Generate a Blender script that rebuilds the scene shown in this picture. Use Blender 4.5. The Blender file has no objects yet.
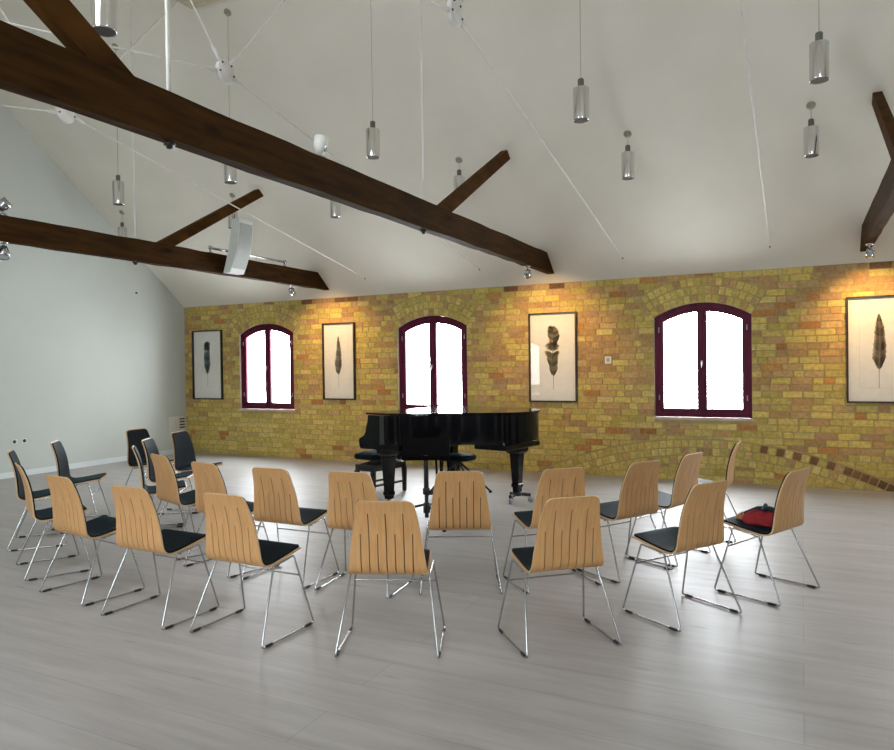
import bpy, math, random
from mathutils import Vector, Matrix
C = bpy.context.scene.collection
PI = math.pi
rnd = random.Random(7)

# ------------------------------------------------------------------ room numbers (metres)
D, HT, LX, S = 9.778, 2.699, -10.321, 0.8176      # brick wall y, eaves height, gable wall x, roof slope
YR = 4.36                                          # ridge line
YB = 2 * YR - D                                    # wall behind the camera
RX = 6.0                                           # gable on the right
ZR = HT + S * (D - YR)

# ------------------------------------------------------------------ mesh builder
class MB:
    def __init__(s): s.v = []; s.f = []; s.m = []; s.c = []; s.sm = []
    def add(s, vs, fs, mat=0, col=None, smooth=False):
        o = len(s.v); s.v += [tuple(v) for v in vs]
        for f in fs:
            s.f.append([i + o for i in f]); s.m.append(mat); s.c.append(col); s.sm.append(smooth)
        return s
    def box(s, a, b, mat=0, col=None, M=None, bev=0.0):
        x0, y0, z0 = a; x1, y1, z1 = b
        if bev > 0:
            return s.bevbox(a, b, bev, mat, col, M)
        vs = [Vector(p) for p in ((x0,y0,z0),(x1,y0,z0),(x1,y1,z0),(x0,y1,z0),(x0,y0,z1),(x1,y0,z1),(x1,y1,z1),(x0,y1,z1))]
        if M: vs = [M @ v for v in vs]
        return s.add(vs, [(0,3,2,1),(4,5,6,7),(0,1,5,4),(1,2,6,5),(2,3,7,6),(3,0,4,7)], mat, col)
    def bevbox(s, a, b, e, mat=0, col=None, M=None):
        lo = [min(a[i], b[i]) for i in range(3)]; hi = [max(a[i], b[i]) for i in range(3)]
        e = min([e] + [(hi[i]-lo[i])*.45 for i in range(3)])
        vs = []; idx = {}
        for k in range(8):
            sg = [(k >> i) & 1 for i in range(3)]
            for ax in range(3):
                p = []
                for i in range(3):
                    q = hi[i] if sg[i] else lo[i]
                    if i != ax: q += -e if sg[i] else e
                    p.append(q)
                idx[(k, ax)] = len(vs); vs.append(Vector(p))
        if M: vs = [M @ v for v in vs]
        fs = []
        for ax in range(3):
            u, w = [i for i in range(3) if i != ax]
            for side in (0, 1):
                ks = [(side << ax) | (p << u) | (q << w) for p, q in ((0,0),(1,0),(1,1),(0,1))]
                fs.append([idx[(k, ax)] for k in ks])
        for ax in range(3):
            u, w = [i for i in range(3) if i != ax]
            for p in (0, 1):
                for q in (0, 1):
                    k0 = (p << u) | (q << w); k1 = k0 | (1 << ax)
                    fs.append([idx[(k0, u)], idx[(k1, u)], idx[(k1, w)], idx[(k0, w)]])
        for k in range(8): fs.append([idx[(k, 0)], idx[(k, 1)], idx[(k, 2)]])
        return s.add(vs, fs, mat, col)
    def prism(s, pts, fn, smooth=False, mat=0, col=None):
        """pts: closed 2D outline; fn(u, v, t) -> 3D with t in (0, 1)"""
        n = len(pts)
        vs = [fn(u, v, 0) for u, v in pts] + [fn(u, v, 1) for u, v in pts]
        s.add(vs, [list(range(n))[::-1], list(range(n, 2*n))], mat, col)
        s.add(vs, [(i, (i+1) % n, n + (i+1) % n, n + i) for i in range(n)], mat, col, smooth)
        return s
    def tube(s, path, r, seg=8, closed=False, mat=0, caps=True):
        P = [Vector(p) for p in path]; n = len(P)
        rs = r if isinstance(r, (list, tuple)) else [r] * n
        T = []
        for i in range(n):
            if closed: t = P[(i+1) % n] - P[i-1]
            else: t = P[min(i+1, n-1)] - P[max(i-1, 0)]
            T.append(t.normalized())
        a = Vector((0,0,1)) if abs(T[0].z) < .9 else Vector((1,0,0))
        nrm = (a - T[0] * a.dot(T[0])).normalized()
        vs = []
        for i in range(n):
            nrm = (nrm - T[i] * nrm.dot(T[i])).normalized(); b = T[i].cross(nrm)
            for k in range(seg):
                w = 2*PI*k/seg
                vs.append(P[i] + (nrm*math.cos(w) + b*math.sin(w)) * rs[i])
        fs = []
        for i in range(n if closed else n-1):
            j = (i+1) % n
            for k in range(seg):
                l = (k+1) % seg
                fs.append((i*seg+k, i*seg+l, j*seg+l, j*seg+k))
        s.add(vs, fs, mat, None, True)
        if not closed and caps:
            s.add(vs[:seg], [list(range(seg))[::-1]], mat); s.add(vs[-seg:], [list(range(seg))], mat)
        return s
    def lathe(s, prof, seg=20, M=None, mat=0, smooth=True):
        vs = []; fs = []; n = len(prof)
        for r, z in prof:
            for k in range(seg):
                w = 2*PI*k/seg; vs.append(Vector((r*math.cos(w), r*math.sin(w), z)))
        if M: vs = [M @ v for v in vs]
        for i in range(n-1):
            for k in range(seg):
                l = (k+1) % seg
                fs.append((i*seg+k, i*seg+l, (i+1)*seg+l, (i+1)*seg+k))
        s.add(vs, fs, mat, None, smooth)
        if prof[0][0] > 1e-5: s.add(vs[:seg], [list(range(seg))[::-1]], mat)
        if prof[-1][0] > 1e-5: s.add(vs[-seg:], [list(range(seg))], mat)
        return s
    def build(s, name, mats, parent=None, sharp=None):
        me = bpy.data.meshes.new(name); me.from_pydata(s.v, [], s.f); me.update()
        if not isinstance(mats, (list, tuple)): mats = [mats]
        for m in mats: me.materials.append(m)
        me.polygons.foreach_set('material_index', s.m)
        me.polygons.foreach_set('use_smooth', s.sm)
        if any(c is not None for c in s.c):
            at = me.color_attributes.new('tint', 'FLOAT_COLOR', 'CORNER')
            for p, c in zip(me.polygons, s.c):
                c = c or (1, 1, 1)
                for li in p.loop_indices: at.data[li].color = (c[0], c[1], c[2], 1)
        o = bpy.data.objects.new(name, me); C.objects.link(o)
        if parent: o.parent = parent
        return o

def fillet(path, r, n=5, closed=False):
    P = [Vector(p) for p in path]; out = []; N = len(P)
    for i in range(N):
        if not closed and i in (0, N-1): out.append(P[i]); continue
        a, b, c = P[i-1], P[i], P[(i+1) % N]
        u = (a-b); v = (c-b); ang = u.angle(v)
        d = min(r / math.tan(ang/2), u.length*.45, v.length*.45)
        p0 = b + u.normalized()*d; p1 = b + v.normalized()*d
        for k in range(n+1):
            t = k/n; out.append(p0*(1-t)**2 + b*2*t*(1-t) + p1*t*t)
    return out

def bezpts(pts, n=6):
    """Catmull-Rom through 2D points"""
    out = []; N = len(pts)
    for i in range(N-1):
        p0 = pts[max(i-1, 0)]; p1 = pts[i]; p2 = pts[i+1]; p3 = pts[min(i+2, N-1)]
        for k in range(n):
            t = k/n
            out.append(tuple(.5*((2*p1[j]) + (-p0[j]+p2[j])*t + (2*p0[j]-5*p1[j]+4*p2[j]-p3[j])*t*t + (-p0[j]+3*p1[j]-3*p2[j]+p3[j])*t**3) for j in range(len(p1))))
    out.append(tuple(pts[-1])); return out

def empty(name, loc=(0,0,0), rz=0.0, label=None, cat=None, group=None, kind=None):
    o = bpy.data.objects.new(name, None); C.objects.link(o); o.empty_display_size = .1
    o.location = loc; o.rotation_euler = (0, 0, rz); tag(o, label, cat, group, kind); return o
def tag(o, label=None, cat=None, group=None, kind=None):
    if label: o['label'] = label
    if cat: o['category'] = cat
    if group: o['group'] = group
    if kind: o['kind'] = kind
    return o
def copy_tree(o, kids, parent=None):
    c = o.copy(); C.objects.link(c); c.parent = parent
    for ch in kids.get(o.name, []): copy_tree(ch, kids, c)
    return c
def kids_of(objs):
    d = {}
    for o in objs:
        if o.parent: d.setdefault(o.parent.name, []).append(o)
    return d

# ------------------------------------------------------------------ materials
def mat(name, col=(.8,.8,.8), rough=.5, metal=0.0, **kw):
    m = bpy.data.materials.new(name); m.use_nodes = True
    b = m.node_tree.nodes['Principled BSDF']
    b.inputs['Base Color'].default_value = (*col, 1); b.inputs['Roughness'].default_value = rough
    b.inputs['Metallic'].default_value = metal
    for k, v in kw.items(): b.inputs[k.replace('_', ' ')].default_value = v
    return m
def N(m, typ, **kw):
    n = m.node_tree.nodes.new(typ)
    for k, v in kw.items():
        if hasattr(n, k): setattr(n, k, v)
        else: n.inputs[k.replace('_', ' ')].default_value = v
    return n
def L(m, a, b): m.node_tree.links.new(a, b)
def bsdf(m): return m.node_tree.nodes['Principled BSDF']
def noise_tint(m, c1, c2, scale=8, detail=4, stretch=(1,1,1), bump=0.0, bscale=None, lo=.35, hi=.65, rough=None):
    tc = N(m, 'ShaderNodeTexCoord'); mp = N(m, 'ShaderNodeMapping'); mp.inputs['Scale'].default_value = stretch
    L(m, tc.outputs['Object'], mp.inputs['Vector'])
    nz = N(m, 'ShaderNodeTexNoise', Scale=scale, Detail=detail); L(m, mp.outputs[0], nz.inputs['Vector'])
    cr = N(m, 'ShaderNodeValToRGB'); cr.color_ramp.elements[0].position = lo; cr.color_ramp.elements[1].position = hi
    cr.color_ramp.elements[0].color = (*c1, 1); cr.color_ramp.elements[1].color = (*c2, 1)
    L(m, nz.outputs['Fac'], cr.inputs[0]); L(m, cr.outputs[0], bsdf(m).inputs['Base Color'])
    if bump:
        n2 = N(m, 'ShaderNodeTexNoise', Scale=bscale or scale*4, Detail=3); L(m, mp.outputs[0], n2.inputs['Vector'])
        bp = N(m, 'ShaderNodeBump', Strength=bump, Distance=.01); L(m, n2.outputs['Fac'], bp.inputs['Height'])
        L(m, bp.outputs[0], bsdf(m).inputs['Normal'])
    return cr, mp

plaster = mat('white_plaster', (.80,.78,.74), .85)
noise_tint(plaster, (.70,.665,.585), (.745,.71,.63), 1.2, 5, bump=.05, bscale=60)
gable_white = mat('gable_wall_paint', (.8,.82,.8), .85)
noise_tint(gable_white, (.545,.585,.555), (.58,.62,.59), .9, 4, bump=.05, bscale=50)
skirting = mat('skirting_paint', (.72,.78,.80), .5)
noise_tint(skirting, (.70,.765,.79), (.74,.80,.82), 3, 2)

# whitewashed board floor
floor_m = mat('whitewashed_boards', (.5,.48,.46), .38, Specular_IOR_Level=.62)
def floor_nodes(m):
    tc = N(m, 'ShaderNodeTexCoord'); b = bsdf(m)
    br = N(m, 'ShaderNodeTexBrick', offset=.37, Scale=1.0); br.offset_frequency = 2
    br.inputs['Mortar Size'].default_value = .0022; br.inputs['Brick Width'].default_value = 5.2; br.inputs['Row Height'].default_value = .29
    br.inputs['Bias'].default_value = 0; br.inputs['Mortar Smooth'].default_value = .3
    br.inputs['Color1'].default_value = (.365,.355,.345,1); br.inputs['Color2'].default_value = (.40,.39,.38,1); br.inputs['Mortar'].default_value = (.27,.26,.25,1)
    L(m, tc.outputs['Object'], br.inputs['Vector'])
    mp = N(m, 'ShaderNodeMapping'); mp.inputs['Scale'].default_value = (.55,5,1); L(m, tc.outputs['Object'], mp.inputs['Vector'])
    nz = N(m, 'ShaderNodeTexNoise', Scale=2.4, Detail=7, Roughness=.62); L(m, mp.outputs[0], nz.inputs['Vector'])
    cr = N(m, 'ShaderNodeValToRGB'); cr.color_ramp.elements[0].position = .30; cr.color_ramp.elements[1].position = .68
    cr.color_ramp.elements[0].color = (.80,.77,.76,1); cr.color_ramp.elements[1].color = (1.06,1.05,1.05,1); L(m, nz.outputs['Fac'], cr.inputs[0])
    mx = N(m, 'ShaderNodeMix', data_type='RGBA', blend_type='MULTIPLY'); mx.inputs[0].default_value = 1
    L(m, br.outputs['Color'], mx.inputs[6]); L(m, cr.outputs[0], mx.inputs[7])
    # scattered knots and worn streaks
    mp2 = N(m, 'ShaderNodeMapping'); mp2.inputs['Scale'].default_value = (1.6,6.5,1); L(m, tc.outputs['Object'], mp2.inputs['Vector'])
    vo = N(m, 'ShaderNodeTexVoronoi', Scale=1.0); L(m, mp2.outputs[0], vo.inputs['Vector'])
    c2 = N(m, 'ShaderNodeValToRGB'); c2.color_ramp.elements[0].position = .03; c2.color_ramp.elements[1].position = .13
    c2.color_ramp.elements[0].color = (.48,.45,.46,1); c2.color_ramp.elements[1].color = (1,1,1,1); L(m, vo.outputs['Distance'], c2.inputs[0])
    m2 = N(m, 'ShaderNodeMix', data_type='RGBA', blend_type='MULTIPLY'); m2.inputs[0].default_value = .55
    L(m, mx.outputs[2], m2.inputs[6]); L(m, c2.outputs[0], m2.inputs[7]); L(m, m2.outputs[2], b.inputs['Base Color'])
    mr = N(m, 'ShaderNodeMapRange'); mr.inputs[3].default_value = .40; mr.inputs[4].default_value = .53
    L(m, nz.outputs['Fac'], mr.inputs[0]); L(m, mr.outputs[0], b.inputs['Roughness'])
    bp = N(m, 'ShaderNodeBump', Strength=.12, Distance=.004); L(m, nz.outputs['Fac'], bp.inputs['Height']); L(m, bp.outputs[0], b.inputs['Normal'])
floor_nodes(floor_m)

brick_m = mat('stock_brick', (.5,.4,.15), .9)
def brick_nodes(m):
    at = N(m, 'ShaderNodeAttribute', attribute_name='tint'); tc = N(m, 'ShaderNodeTexCoord')
    nz = N(m, 'ShaderNodeTexNoise', Scale=22, Detail=5, Roughness=.65); L(m, tc.outputs['Object'], nz.inputs['Vector'])
    cr = N(m, 'ShaderNodeValToRGB'); cr.color_ramp.elements[0].position = .3; cr.color_ramp.elements[1].position = .7
    cr.color_ramp.elements[0].color = (.66,.62,.62,1); cr.color_ramp.elements[1].color = (1.22,1.2,1.12,1); L(m, nz.outputs['Fac'], cr.inputs[0])
    mx = N(m, 'ShaderNodeMix', data_type='RGBA', blend_type='MULTIPLY'); mx.inputs[0].default_value = 1
    L(m, at.outputs['Color'], mx.inputs[6]); L(m, cr.outputs[0], mx.inputs[7]); L(m, mx.outputs[2], bsdf(m).inputs['Base Color'])
    bp = N(m, 'ShaderNodeBump', Strength=.35, Distance=.006); L(m, nz.outputs['Fac'], bp.inputs['Height']); L(m, bp.outputs[0], bsdf(m).inputs['Normal'])
brick_nodes(brick_m)
mortar_m = mat('lime_mortar', (.40,.33,.18), .95); noise_tint(mortar_m, (.33,.26,.11), (.42,.34,.15), 5, 4)
reveal_m = mat('window_reveal_plaster', (.7,.68,.62), .8); noise_tint(reveal_m, (.62,.6,.54), (.74,.72,.66), 6)

frame_m = mat('maroon_window_paint', (.10,.012,.03), .4, Specular_IOR_Level=.12); noise_tint(frame_m, (.075,.007,.022), (.105,.010,.031), 6, 3, (1,1,.3))
sill_m = mat('window_sill_stone', (.55,.40,.33), .7); noise_tint(sill_m, (.46,.34,.28), (.6,.46,.38), 9)
def glass_mat(name, gloss=.12, tint=(1,1,1)):
    m = bpy.data.materials.new(name); m.use_nodes = True; nt = m.node_tree; nt.nodes.clear()
    out = nt.nodes.new('ShaderNodeOutputMaterial'); tr = nt.nodes.new('ShaderNodeBsdfTransparent'); gl = nt.nodes.new('ShaderNodeBsdfGlossy')
    tr.inputs[0].default_value = (*tint, 1); gl.inputs['Roughness'].default_value = .02
    lw = nt.nodes.new('ShaderNodeLayerWeight'); pw = nt.nodes.new('ShaderNodeMath'); pw.operation = 'POWER'; pw.inputs[1].default_value = 5
    ma = nt.nodes.new('ShaderNodeMath'); ma.operation = 'MULTIPLY_ADD'; ma.inputs[1].default_value = .94; ma.inputs[2].default_value = .04
    nt.links.new(lw.outputs['Facing'], pw.inputs[0]); nt.links.new(pw.outputs[0], ma.inputs[0])
    mx = nt.nodes.new('ShaderNodeMixShader'); nt.links.new(ma.outputs[0], mx.inputs[0]); nt.links.new(tr.outputs[0], mx.inputs[1]); nt.links.new(gl.outputs[0], mx.inputs[2])
    nt.links.new(mx.outputs[0], out.inputs[0]); return m
glass_m = glass_mat('window_glass'); pic_glass = glass_mat('picture_glass')
chrome_m = mat('chrome', (.5,.5,.52), .2, 1.0); noise_tint(chrome_m, (.44,.45,.47), (.52,.53,.55), 30, 2)
alu_m = mat('brushed_aluminium', (.62,.62,.62), .17, 1.0); noise_tint(alu_m, (.60,.60,.60), (.78,.78,.78), 40, 3, (1,1,.03))
dark_in = mat('lamp_interior', (.035,.022,.018), .7); noise_tint(dark_in, (.03,.018,.015), (.045,.028,.02), 20)
cap_m = mat('grey_lamp_cap', (.10,.105,.085), .5); noise_tint(cap_m, (.085,.09,.07), (.12,.125,.10), 20)
rose_m = mat('olive_grey_rose', (.26,.24,.18), .5); noise_tint(rose_m, (.24,.22,.16), (.29,.27,.20), 20)
wire_m = mat('lamp_cable', (.32,.30,.27), .6); noise_tint(wire_m, (.40,.37,.33), (.46,.43,.39), 20)
rod_m = mat('white_painted_steel', (.66,.645,.61), .5); noise_tint(rod_m, (.62,.60,.57), (.70,.685,.65), 12)
black_m = mat('black_lacquer', (.004,.0042,.005), .10, Specular_IOR_Level=.25); noise_tint(black_m, (.0035,.0037,.0045), (.005,.005,.006), 3)
blk_satin = mat('black_satin', (.008,.008,.009), .4); noise_tint(blk_satin, (.006,.006,.007), (.011,.011,.012), 15)
desk_m = mat('matt_black_metal', (.003,.003,.0035), .6, Specular_IOR_Level=.06); noise_tint(desk_m, (.0025,.0025,.003), (.004,.004,.0045), 25)
rubber_m = mat('black_rubber', (.012,.012,.013), .6); noise_tint(rubber_m, (.01,.01,.011), (.015,.015,.016), 30)
steel_m = mat('grey_steel', (.35,.37,.40), .3, 1.0); noise_tint(steel_m, (.3,.32,.35), (.4,.42,.45), 30)
brass_m = mat('brass', (.65,.45,.15), .25, 1.0); noise_tint(brass_m, (.6,.4,.12), (.7,.5,.18), 30)
ivory_m = mat('ivory_keys', (.8,.78,.7), .3); noise_tint(ivory_m, (.76,.74,.66), (.82,.8,.72), 20)
pad_m = mat('black_leatherette', (.008,.010,.013), .6, Specular_IOR_Level=.035)
bsdf(pad_m).inputs['Sheen Weight'].default_value = .06; bsdf(pad_m).inputs['Sheen Tint'].default_value = (.15,.65,.9,1); bsdf(pad_m).inputs['Sheen Roughness'].default_value = .35; noise_tint(pad_m, (.006,.008,.011), (.012,.015,.018), 60, 3, bump=.12, bscale=160)  # teal sheen tint stands in for bluish window light on the leatherette
ply_m = mat('beech_plywood', (.42,.22,.10), .42)
noise_tint(ply_m, (.60,.32,.125), (.70,.395,.165), 9, 6, (7,1,.8), lo=.3, hi=.7)
ply_edge = mat('plywood_edge', (.5,.33,.18), .5); noise_tint(ply_edge, (.55,.37,.2), (.66,.46,.26), 30, 3, (1,1,8))
def wood_beam(name, c1, c2, st):
    m = mat(name, c1, .75, Specular_IOR_Level=.07); cr, mp = noise_tint(m, c1, c2, 4, 8, st, bump=.5, bscale=9, lo=.32, hi=.72)
    tc = N(m, 'ShaderNodeTexCoord'); vo = N(m, 'ShaderNodeTexVoronoi', Scale=1.0); mp2 = N(m, 'ShaderNodeMapping'); mp2.inputs['Scale'].default_value = (4,2.1,6)
    L(m, tc.outputs['Object'], mp2.inputs[0]); L(m, mp2.outputs[0], vo.inputs['Vector'])
    c2r = N(m, 'ShaderNodeValToRGB'); c2r.color_ramp.elements[0].position = .06; c2r.color_ramp.elements[1].position = .22
    c2r.color_ramp.elements[0].color = (.35,.3,.25,1); c2r.color_ramp.elements[1].color = (1,1,1,1); L(m, vo.outputs['Distance'], c2r.inputs[0])
    mx = N(m, 'ShaderNodeMix', data_type='RGBA', blend_type='MULTIPLY'); mx.inputs[0].default_value = .8
    L(m, cr.outputs[0], mx.inputs[6]); L(m, c2r.outputs[0], mx.inputs[7]); L(m, mx.outputs[2], bsdf(m).inputs['Base Color'])
    return m
beam_m = wood_beam('dark_stained_timber', (.022,.0092,.0016), (.054,.023,.004), (5,.5,5))
strut_m = wood_beam('brown_strut_timber', (.036,.0145,.0025), (.082,.034,.006), (5,.8,2))
hatch_m = mat('pale_plywood', (.42,.38,.25), .7); noise_tint(hatch_m, (.38,.345,.22), (.46,.42,.28), 4, 4, (1,6,1))
speaker_m = mat('pale_grey_speaker_shell', (.62,.65,.62), .45); noise_tint(speaker_m, (.59,.62,.59), (.65,.68,.65), 8)
grille_m = mat('speaker_grille', (.34,.36,.34), .5); noise_tint(grille_m, (.28,.30,.28), (.42,.44,.42), 120, 2)
plastic_w = mat('white_plastic', (.72,.72,.68), .4); noise_tint(plastic_w, (.7,.7,.66), (.75,.75,.71), 12)
slot_m = mat('dark_slot', (.03,.035,.03), .7); noise_tint(slot_m, (.025,.03,.025), (.04,.045,.04), 20)
pframe_m = mat('black_picture_frame', (.014,.012,.010), .4); noise_tint(pframe_m, (.011,.009,.008), (.02,.016,.013), 25)
paper_m = mat('art_paper', (.74,.72,.66), .8); noise_tint(paper_m, (.72,.70,.64), (.76,.74,.68), 14)
plate_m = mat('plate_mark_line', (.55,.53,.48), .8); noise_tint(plate_m, (.52,.5,.45), (.6,.58,.53), 30)
ink_m = mat('feather_ink', (.2,.2,.2), .85)
def ink_nodes(m):
    at = N(m, 'ShaderNodeAttribute', attribute_name='tint'); tc = N(m, 'ShaderNodeTexCoord')
    nz = N(m, 'ShaderNodeTexNoise', Scale=40, Detail=3); L(m, tc.outputs['Object'], nz.inputs['Vector'])
    mr = N(m, 'ShaderNodeMapRange'); mr.inputs[3].default_value = .7; mr.inputs[4].default_value = 1.3; L(m, nz.outputs['Fac'], mr.inputs[0])
    mx = N(m, 'ShaderNodeMix', data_type='RGBA', blend_type='MULTIPLY'); mx.inputs[0].default_value = 1
    L(m, at.outputs['Color'], mx.inputs[6]); L(m, mr.outputs[0], mx.inputs[7]); L(m, mx.outputs[2], bsdf(m).inputs['Base Color'])
ink_nodes(ink_m)
red_m = mat('red_cloth', (.30,.006,.012), .75); noise_tint(red_m, (.24,.005,.01), (.36,.01,.018), 12, 3, bump=.2, bscale=90)
navy_m = mat('navy_webbing', (.012,.016,.03), .7); noise_tint(navy_m, (.01,.013,.025), (.018,.022,.04), 50)
tan_m = mat('tan_leather', (.35,.16,.06), .5); noise_tint(tan_m, (.28,.12,.045), (.42,.2,.08), 20)
def emis(name, col, st):
    m = mat(name, (0,0,0), .5); b = bsdf(m); b.inputs['Emission Color'].default_value = (*col, 1); b.inputs['Emission Strength'].default_value = st
    tc = N(m, 'ShaderNodeTexCoord'); g = N(m, 'ShaderNodeTexNoise', Scale=60); L(m, tc.outputs['Object'], g.inputs['Vector'])
    mr = N(m, 'ShaderNodeMapRange'); mr.inputs[3].default_value = st*.85; mr.inputs[4].default_value = st*1.15
    L(m, g.outputs['Fac'], mr.inputs[0]); L(m, mr.outputs[0], b.inputs['Emission Strength']); return m
lamp_on = emis('lit_halogen_lens', (1,.78,.45), 6)
lens_m = mat('clear_lens', (.55,.6,.62), .1); noise_tint(lens_m, (.5,.55,.57), (.6,.65,.67), 30)

# ------------------------------------------------------------------ setting: floor, walls, ceiling
m = MB(); m.add([(LX,YB,0),(RX,YB,0),(RX,D,0),(LX,D,0)], [(0,1,2,3)])
tag(m.build('floor', floor_m), kind='structure')

# windows in the brick wall: (centre x); the last is unseen, added for daylight on the floor
WINS = [-8.39, -5.12, -1.163, 2.35]
HW, SILL, SPR, APX = .60, .815, 2.150, 2.325
RISE = APX - SPR
RA = (HW*HW + RISE*RISE) / (2*RISE); ZA = APX - RA; TH = math.asin(HW/RA)
REV = .42

def wall_with_windows(mb, y, dirn, x0, x1, wins, mat_wall, mat_rev, n=14):
    """plain wall plane with arched openings; dirn = +1 when the outside is +y"""
    xs = x0
    def quad(a, b, c, d, mt=mat_wall): mb.add([a,b,c,d], [(0,1,2,3)], mt)
    for cx in wins:
        a, b = cx-HW, cx+HW
        quad((xs,y,0),(a,y,0),(a,y,HT),(xs,y,HT)); quad((a,y,0),(b,y,0),(b,y,SILL),(a,y,SILL))
        arc = [(cx + RA*math.sin(-TH+2*TH*k/n), ZA + RA*math.cos(-TH+2*TH*k/n)) for k in range(n+1)]
        for (p, q), (r, s_) in zip(arc[:-1], arc[1:]): quad((p,y,q),(r,y,s_),(r,y,HT),(p,y,HT))
        ring = [(a,SILL),(b,SILL)] + arc[::-1]
        y2 = y + dirn*REV
        for i in range(len(ring)):
            p, q = ring[i], ring[(i+1) % len(ring)]
            quad((p[0],y,p[1]),(q[0],y,q[1]),(q[0],y2,q[1]),(p[0],y2,p[1]), mat_rev)
        xs = b
    quad((xs,y,0),(x1,y,0),(x1,y,HT),(xs,y,HT))

def clip(poly, px, pz, nx, nz):
    """keep the side where (p - P).n >= 0"""
    out = []
    for i in range(len(poly)):
        a, b = poly[i], poly[(i+1) % len(poly)]
        da = (a[0]-px)*nx + (a[1]-pz)*nz; db = (b[0]-px)*nx + (b[1]-pz)*nz
        if da >= 0: out.append(a)
        if da*db < 0:
            t = da/(da-db); out.append((a[0]+(b[0]-a[0])*t, a[1]+(b[1]-a[1])*t))
    return out
def area(p): return .5*abs(sum(p[i][0]*p[(i+1) % len(p)][1]-p[(i+1) % len(p)][0]*p[i][1] for i in range(len(p))))

OLIVE = [(.56,.44,.12),(.60,.475,.145),(.52,.41,.105),(.58,.445,.135),(.50,.40,.115),(.61,.485,.165)]
PINK = [(.52,.33,.125),(.48,.31,.14),(.45,.28,.11),(.52,.36,.155),(.42,.26,.125)]
RUST = [(.48,.22,.065),(.42,.19,.06),(.50,.25,.07)]
DARK = [(.16,.085,.04),(.19,.10,.045),(.22,.11,.05)]
def brick_col(x, z):
    pinkness = .32 + .16*math.sin(x*1.1+2)*math.sin(z*2.3+1) + (.10 if z > 1.3 else 0) + (.10 if x > -3.6 else 0) - (.26 if z < .85 else 0)
    r = rnd.random()
    if r < .035: pal = RUST
    elif r < .035 + pinkness: pal = PINK
    else: pal = OLIVE
    c = rnd.choice(pal); k = rnd.uniform(.86, 1.12)
    return tuple(v*k for v in c)

wb = MB()
wall_with_windows(wb, D, 1, LX, RX, WINS, 0, 2)
YF = D - .007
def put_brick(poly, col):
    if len(poly) < 3 or area(poly) < 6e-4: return
    cx = sum(p[0] for p in poly)/len(poly); cz = sum(p[1] for p in poly)/len(poly); n = len(poly)
    fr = []
    for p in poly:
        dx, dz = cx-p[0], cz-p[1]; l = math.hypot(dx, dz) or 1; fr.append((p[0]+dx/l*.004, YF, p[1]+dz/l*.004))
    bk = [(p[0], D, p[1]) for p in poly]
    vs = fr + bk
    wb.add(vs, [list(range(n))] + [(i, n+i, n+(i+1) % n, (i+1) % n) for i in range(n)], 1, col)
RING, NR = .110, 3
ROUT = RA + NR*RING
LXC, LZ, LR = -1.14, .55, 5.0; LZC = LZ - LR; LRIN = LR - .315
COURSE, JO = .0845, .010
ncourse = int(HT/COURSE) + 1
for i in range(ncourse):
    z0 = i*COURSE; z1 = min(z0 + COURSE - JO, HT-.003)
    if z1 - z0 < .02: continue
    free = [(LX, RX)]
    for cx in WINS:
        if z1 > SILL-.02 and z0 < SPR:
            a, b = cx-HW-.002, cx+HW+.002; nf = []
            for s, e in free:
                if b <= s or a >= e: nf.append((s, e)); continue
                if a > s: nf.append((s, a))
                if b < e: nf.append((b, e))
            free = nf
    for s, e in free:
        x = s - rnd.uniform(0, .2) if i % 2 else s - .115 - rnd.uniform(0, .06)
        k = rnd.randint(0, 1)
        while x < e:
            hdr = rnd.random() < (.42 if k % 2 else .12); k += 1
            w = (.107 if hdr else .222) * rnd.uniform(.96, 1.04)
            a, b = max(x, s), min(x+w, e); x += w + JO
            if b - a < .03: continue
            poly = [(a,z0),(b,z0),(b,z1),(a,z1)]; c0 = ((a+b)/2, (z0+z1)/2)
            top = (i >= ncourse-1 and any(abs(c0[0]-q) < .55 for q in (-6.95, -3.25, .78)))
            col = tuple(v*.9 for v in rnd.choice(DARK+PINK[-2:])) if top else brick_col(*c0)
            drop = False
            for cx in WINS:                                  # window arches
                dx, dz = c0[0]-cx, c0[1]-ZA; r = math.hypot(dx, dz); an = math.atan2(dx, dz)
                if c0[1] < SPR-.12 or abs(an) > TH+.16 or r > ROUT+.16: continue
                rr = min(math.hypot(p[0]-cx, p[1]-ZA) for p in poly)
                if rr >= ROUT and r > ROUT: continue
                sgn = 1 if dx > 0 else -1
                nxr, nzr = sgn*math.cos(TH), -math.sin(TH)   # outward normal of the springing line
                dist_rad = (c0[0]-cx)*nxr + (c0[1]-ZA)*nzr
                if dist_rad > -.02 and dist_rad > r-ROUT: poly = clip(poly, cx+nxr*.003, ZA+nzr*.003, nxr, nzr)
                else:
                    ux, uz = dx/r, dz/r; poly = clip(poly, cx+ux*(ROUT+.006), ZA+uz*(ROUT+.006), ux, uz)
                if len(poly) < 3: drop = True; break
            if drop: continue
            dx, dz = c0[0]-LXC, c0[1]-LZC; r = math.hypot(dx, dz)      # the wide relieving arch near the floor
            if abs(dx) < 2.6 and z0 < LZ+.02:
                ux, uz = dx/r, dz/r
                if LRIN-.09 < r < LR+.09:
                    if r > (LR+LRIN)/2: poly = clip(poly, LXC+ux*(LR+.006), LZC+uz*(LR+.006), ux, uz)
                    else: poly = clip(poly, LXC+ux*(LRIN-.006), LZC+uz*(LRIN-.006), -ux, -uz)
            put_brick(poly, col)
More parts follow.
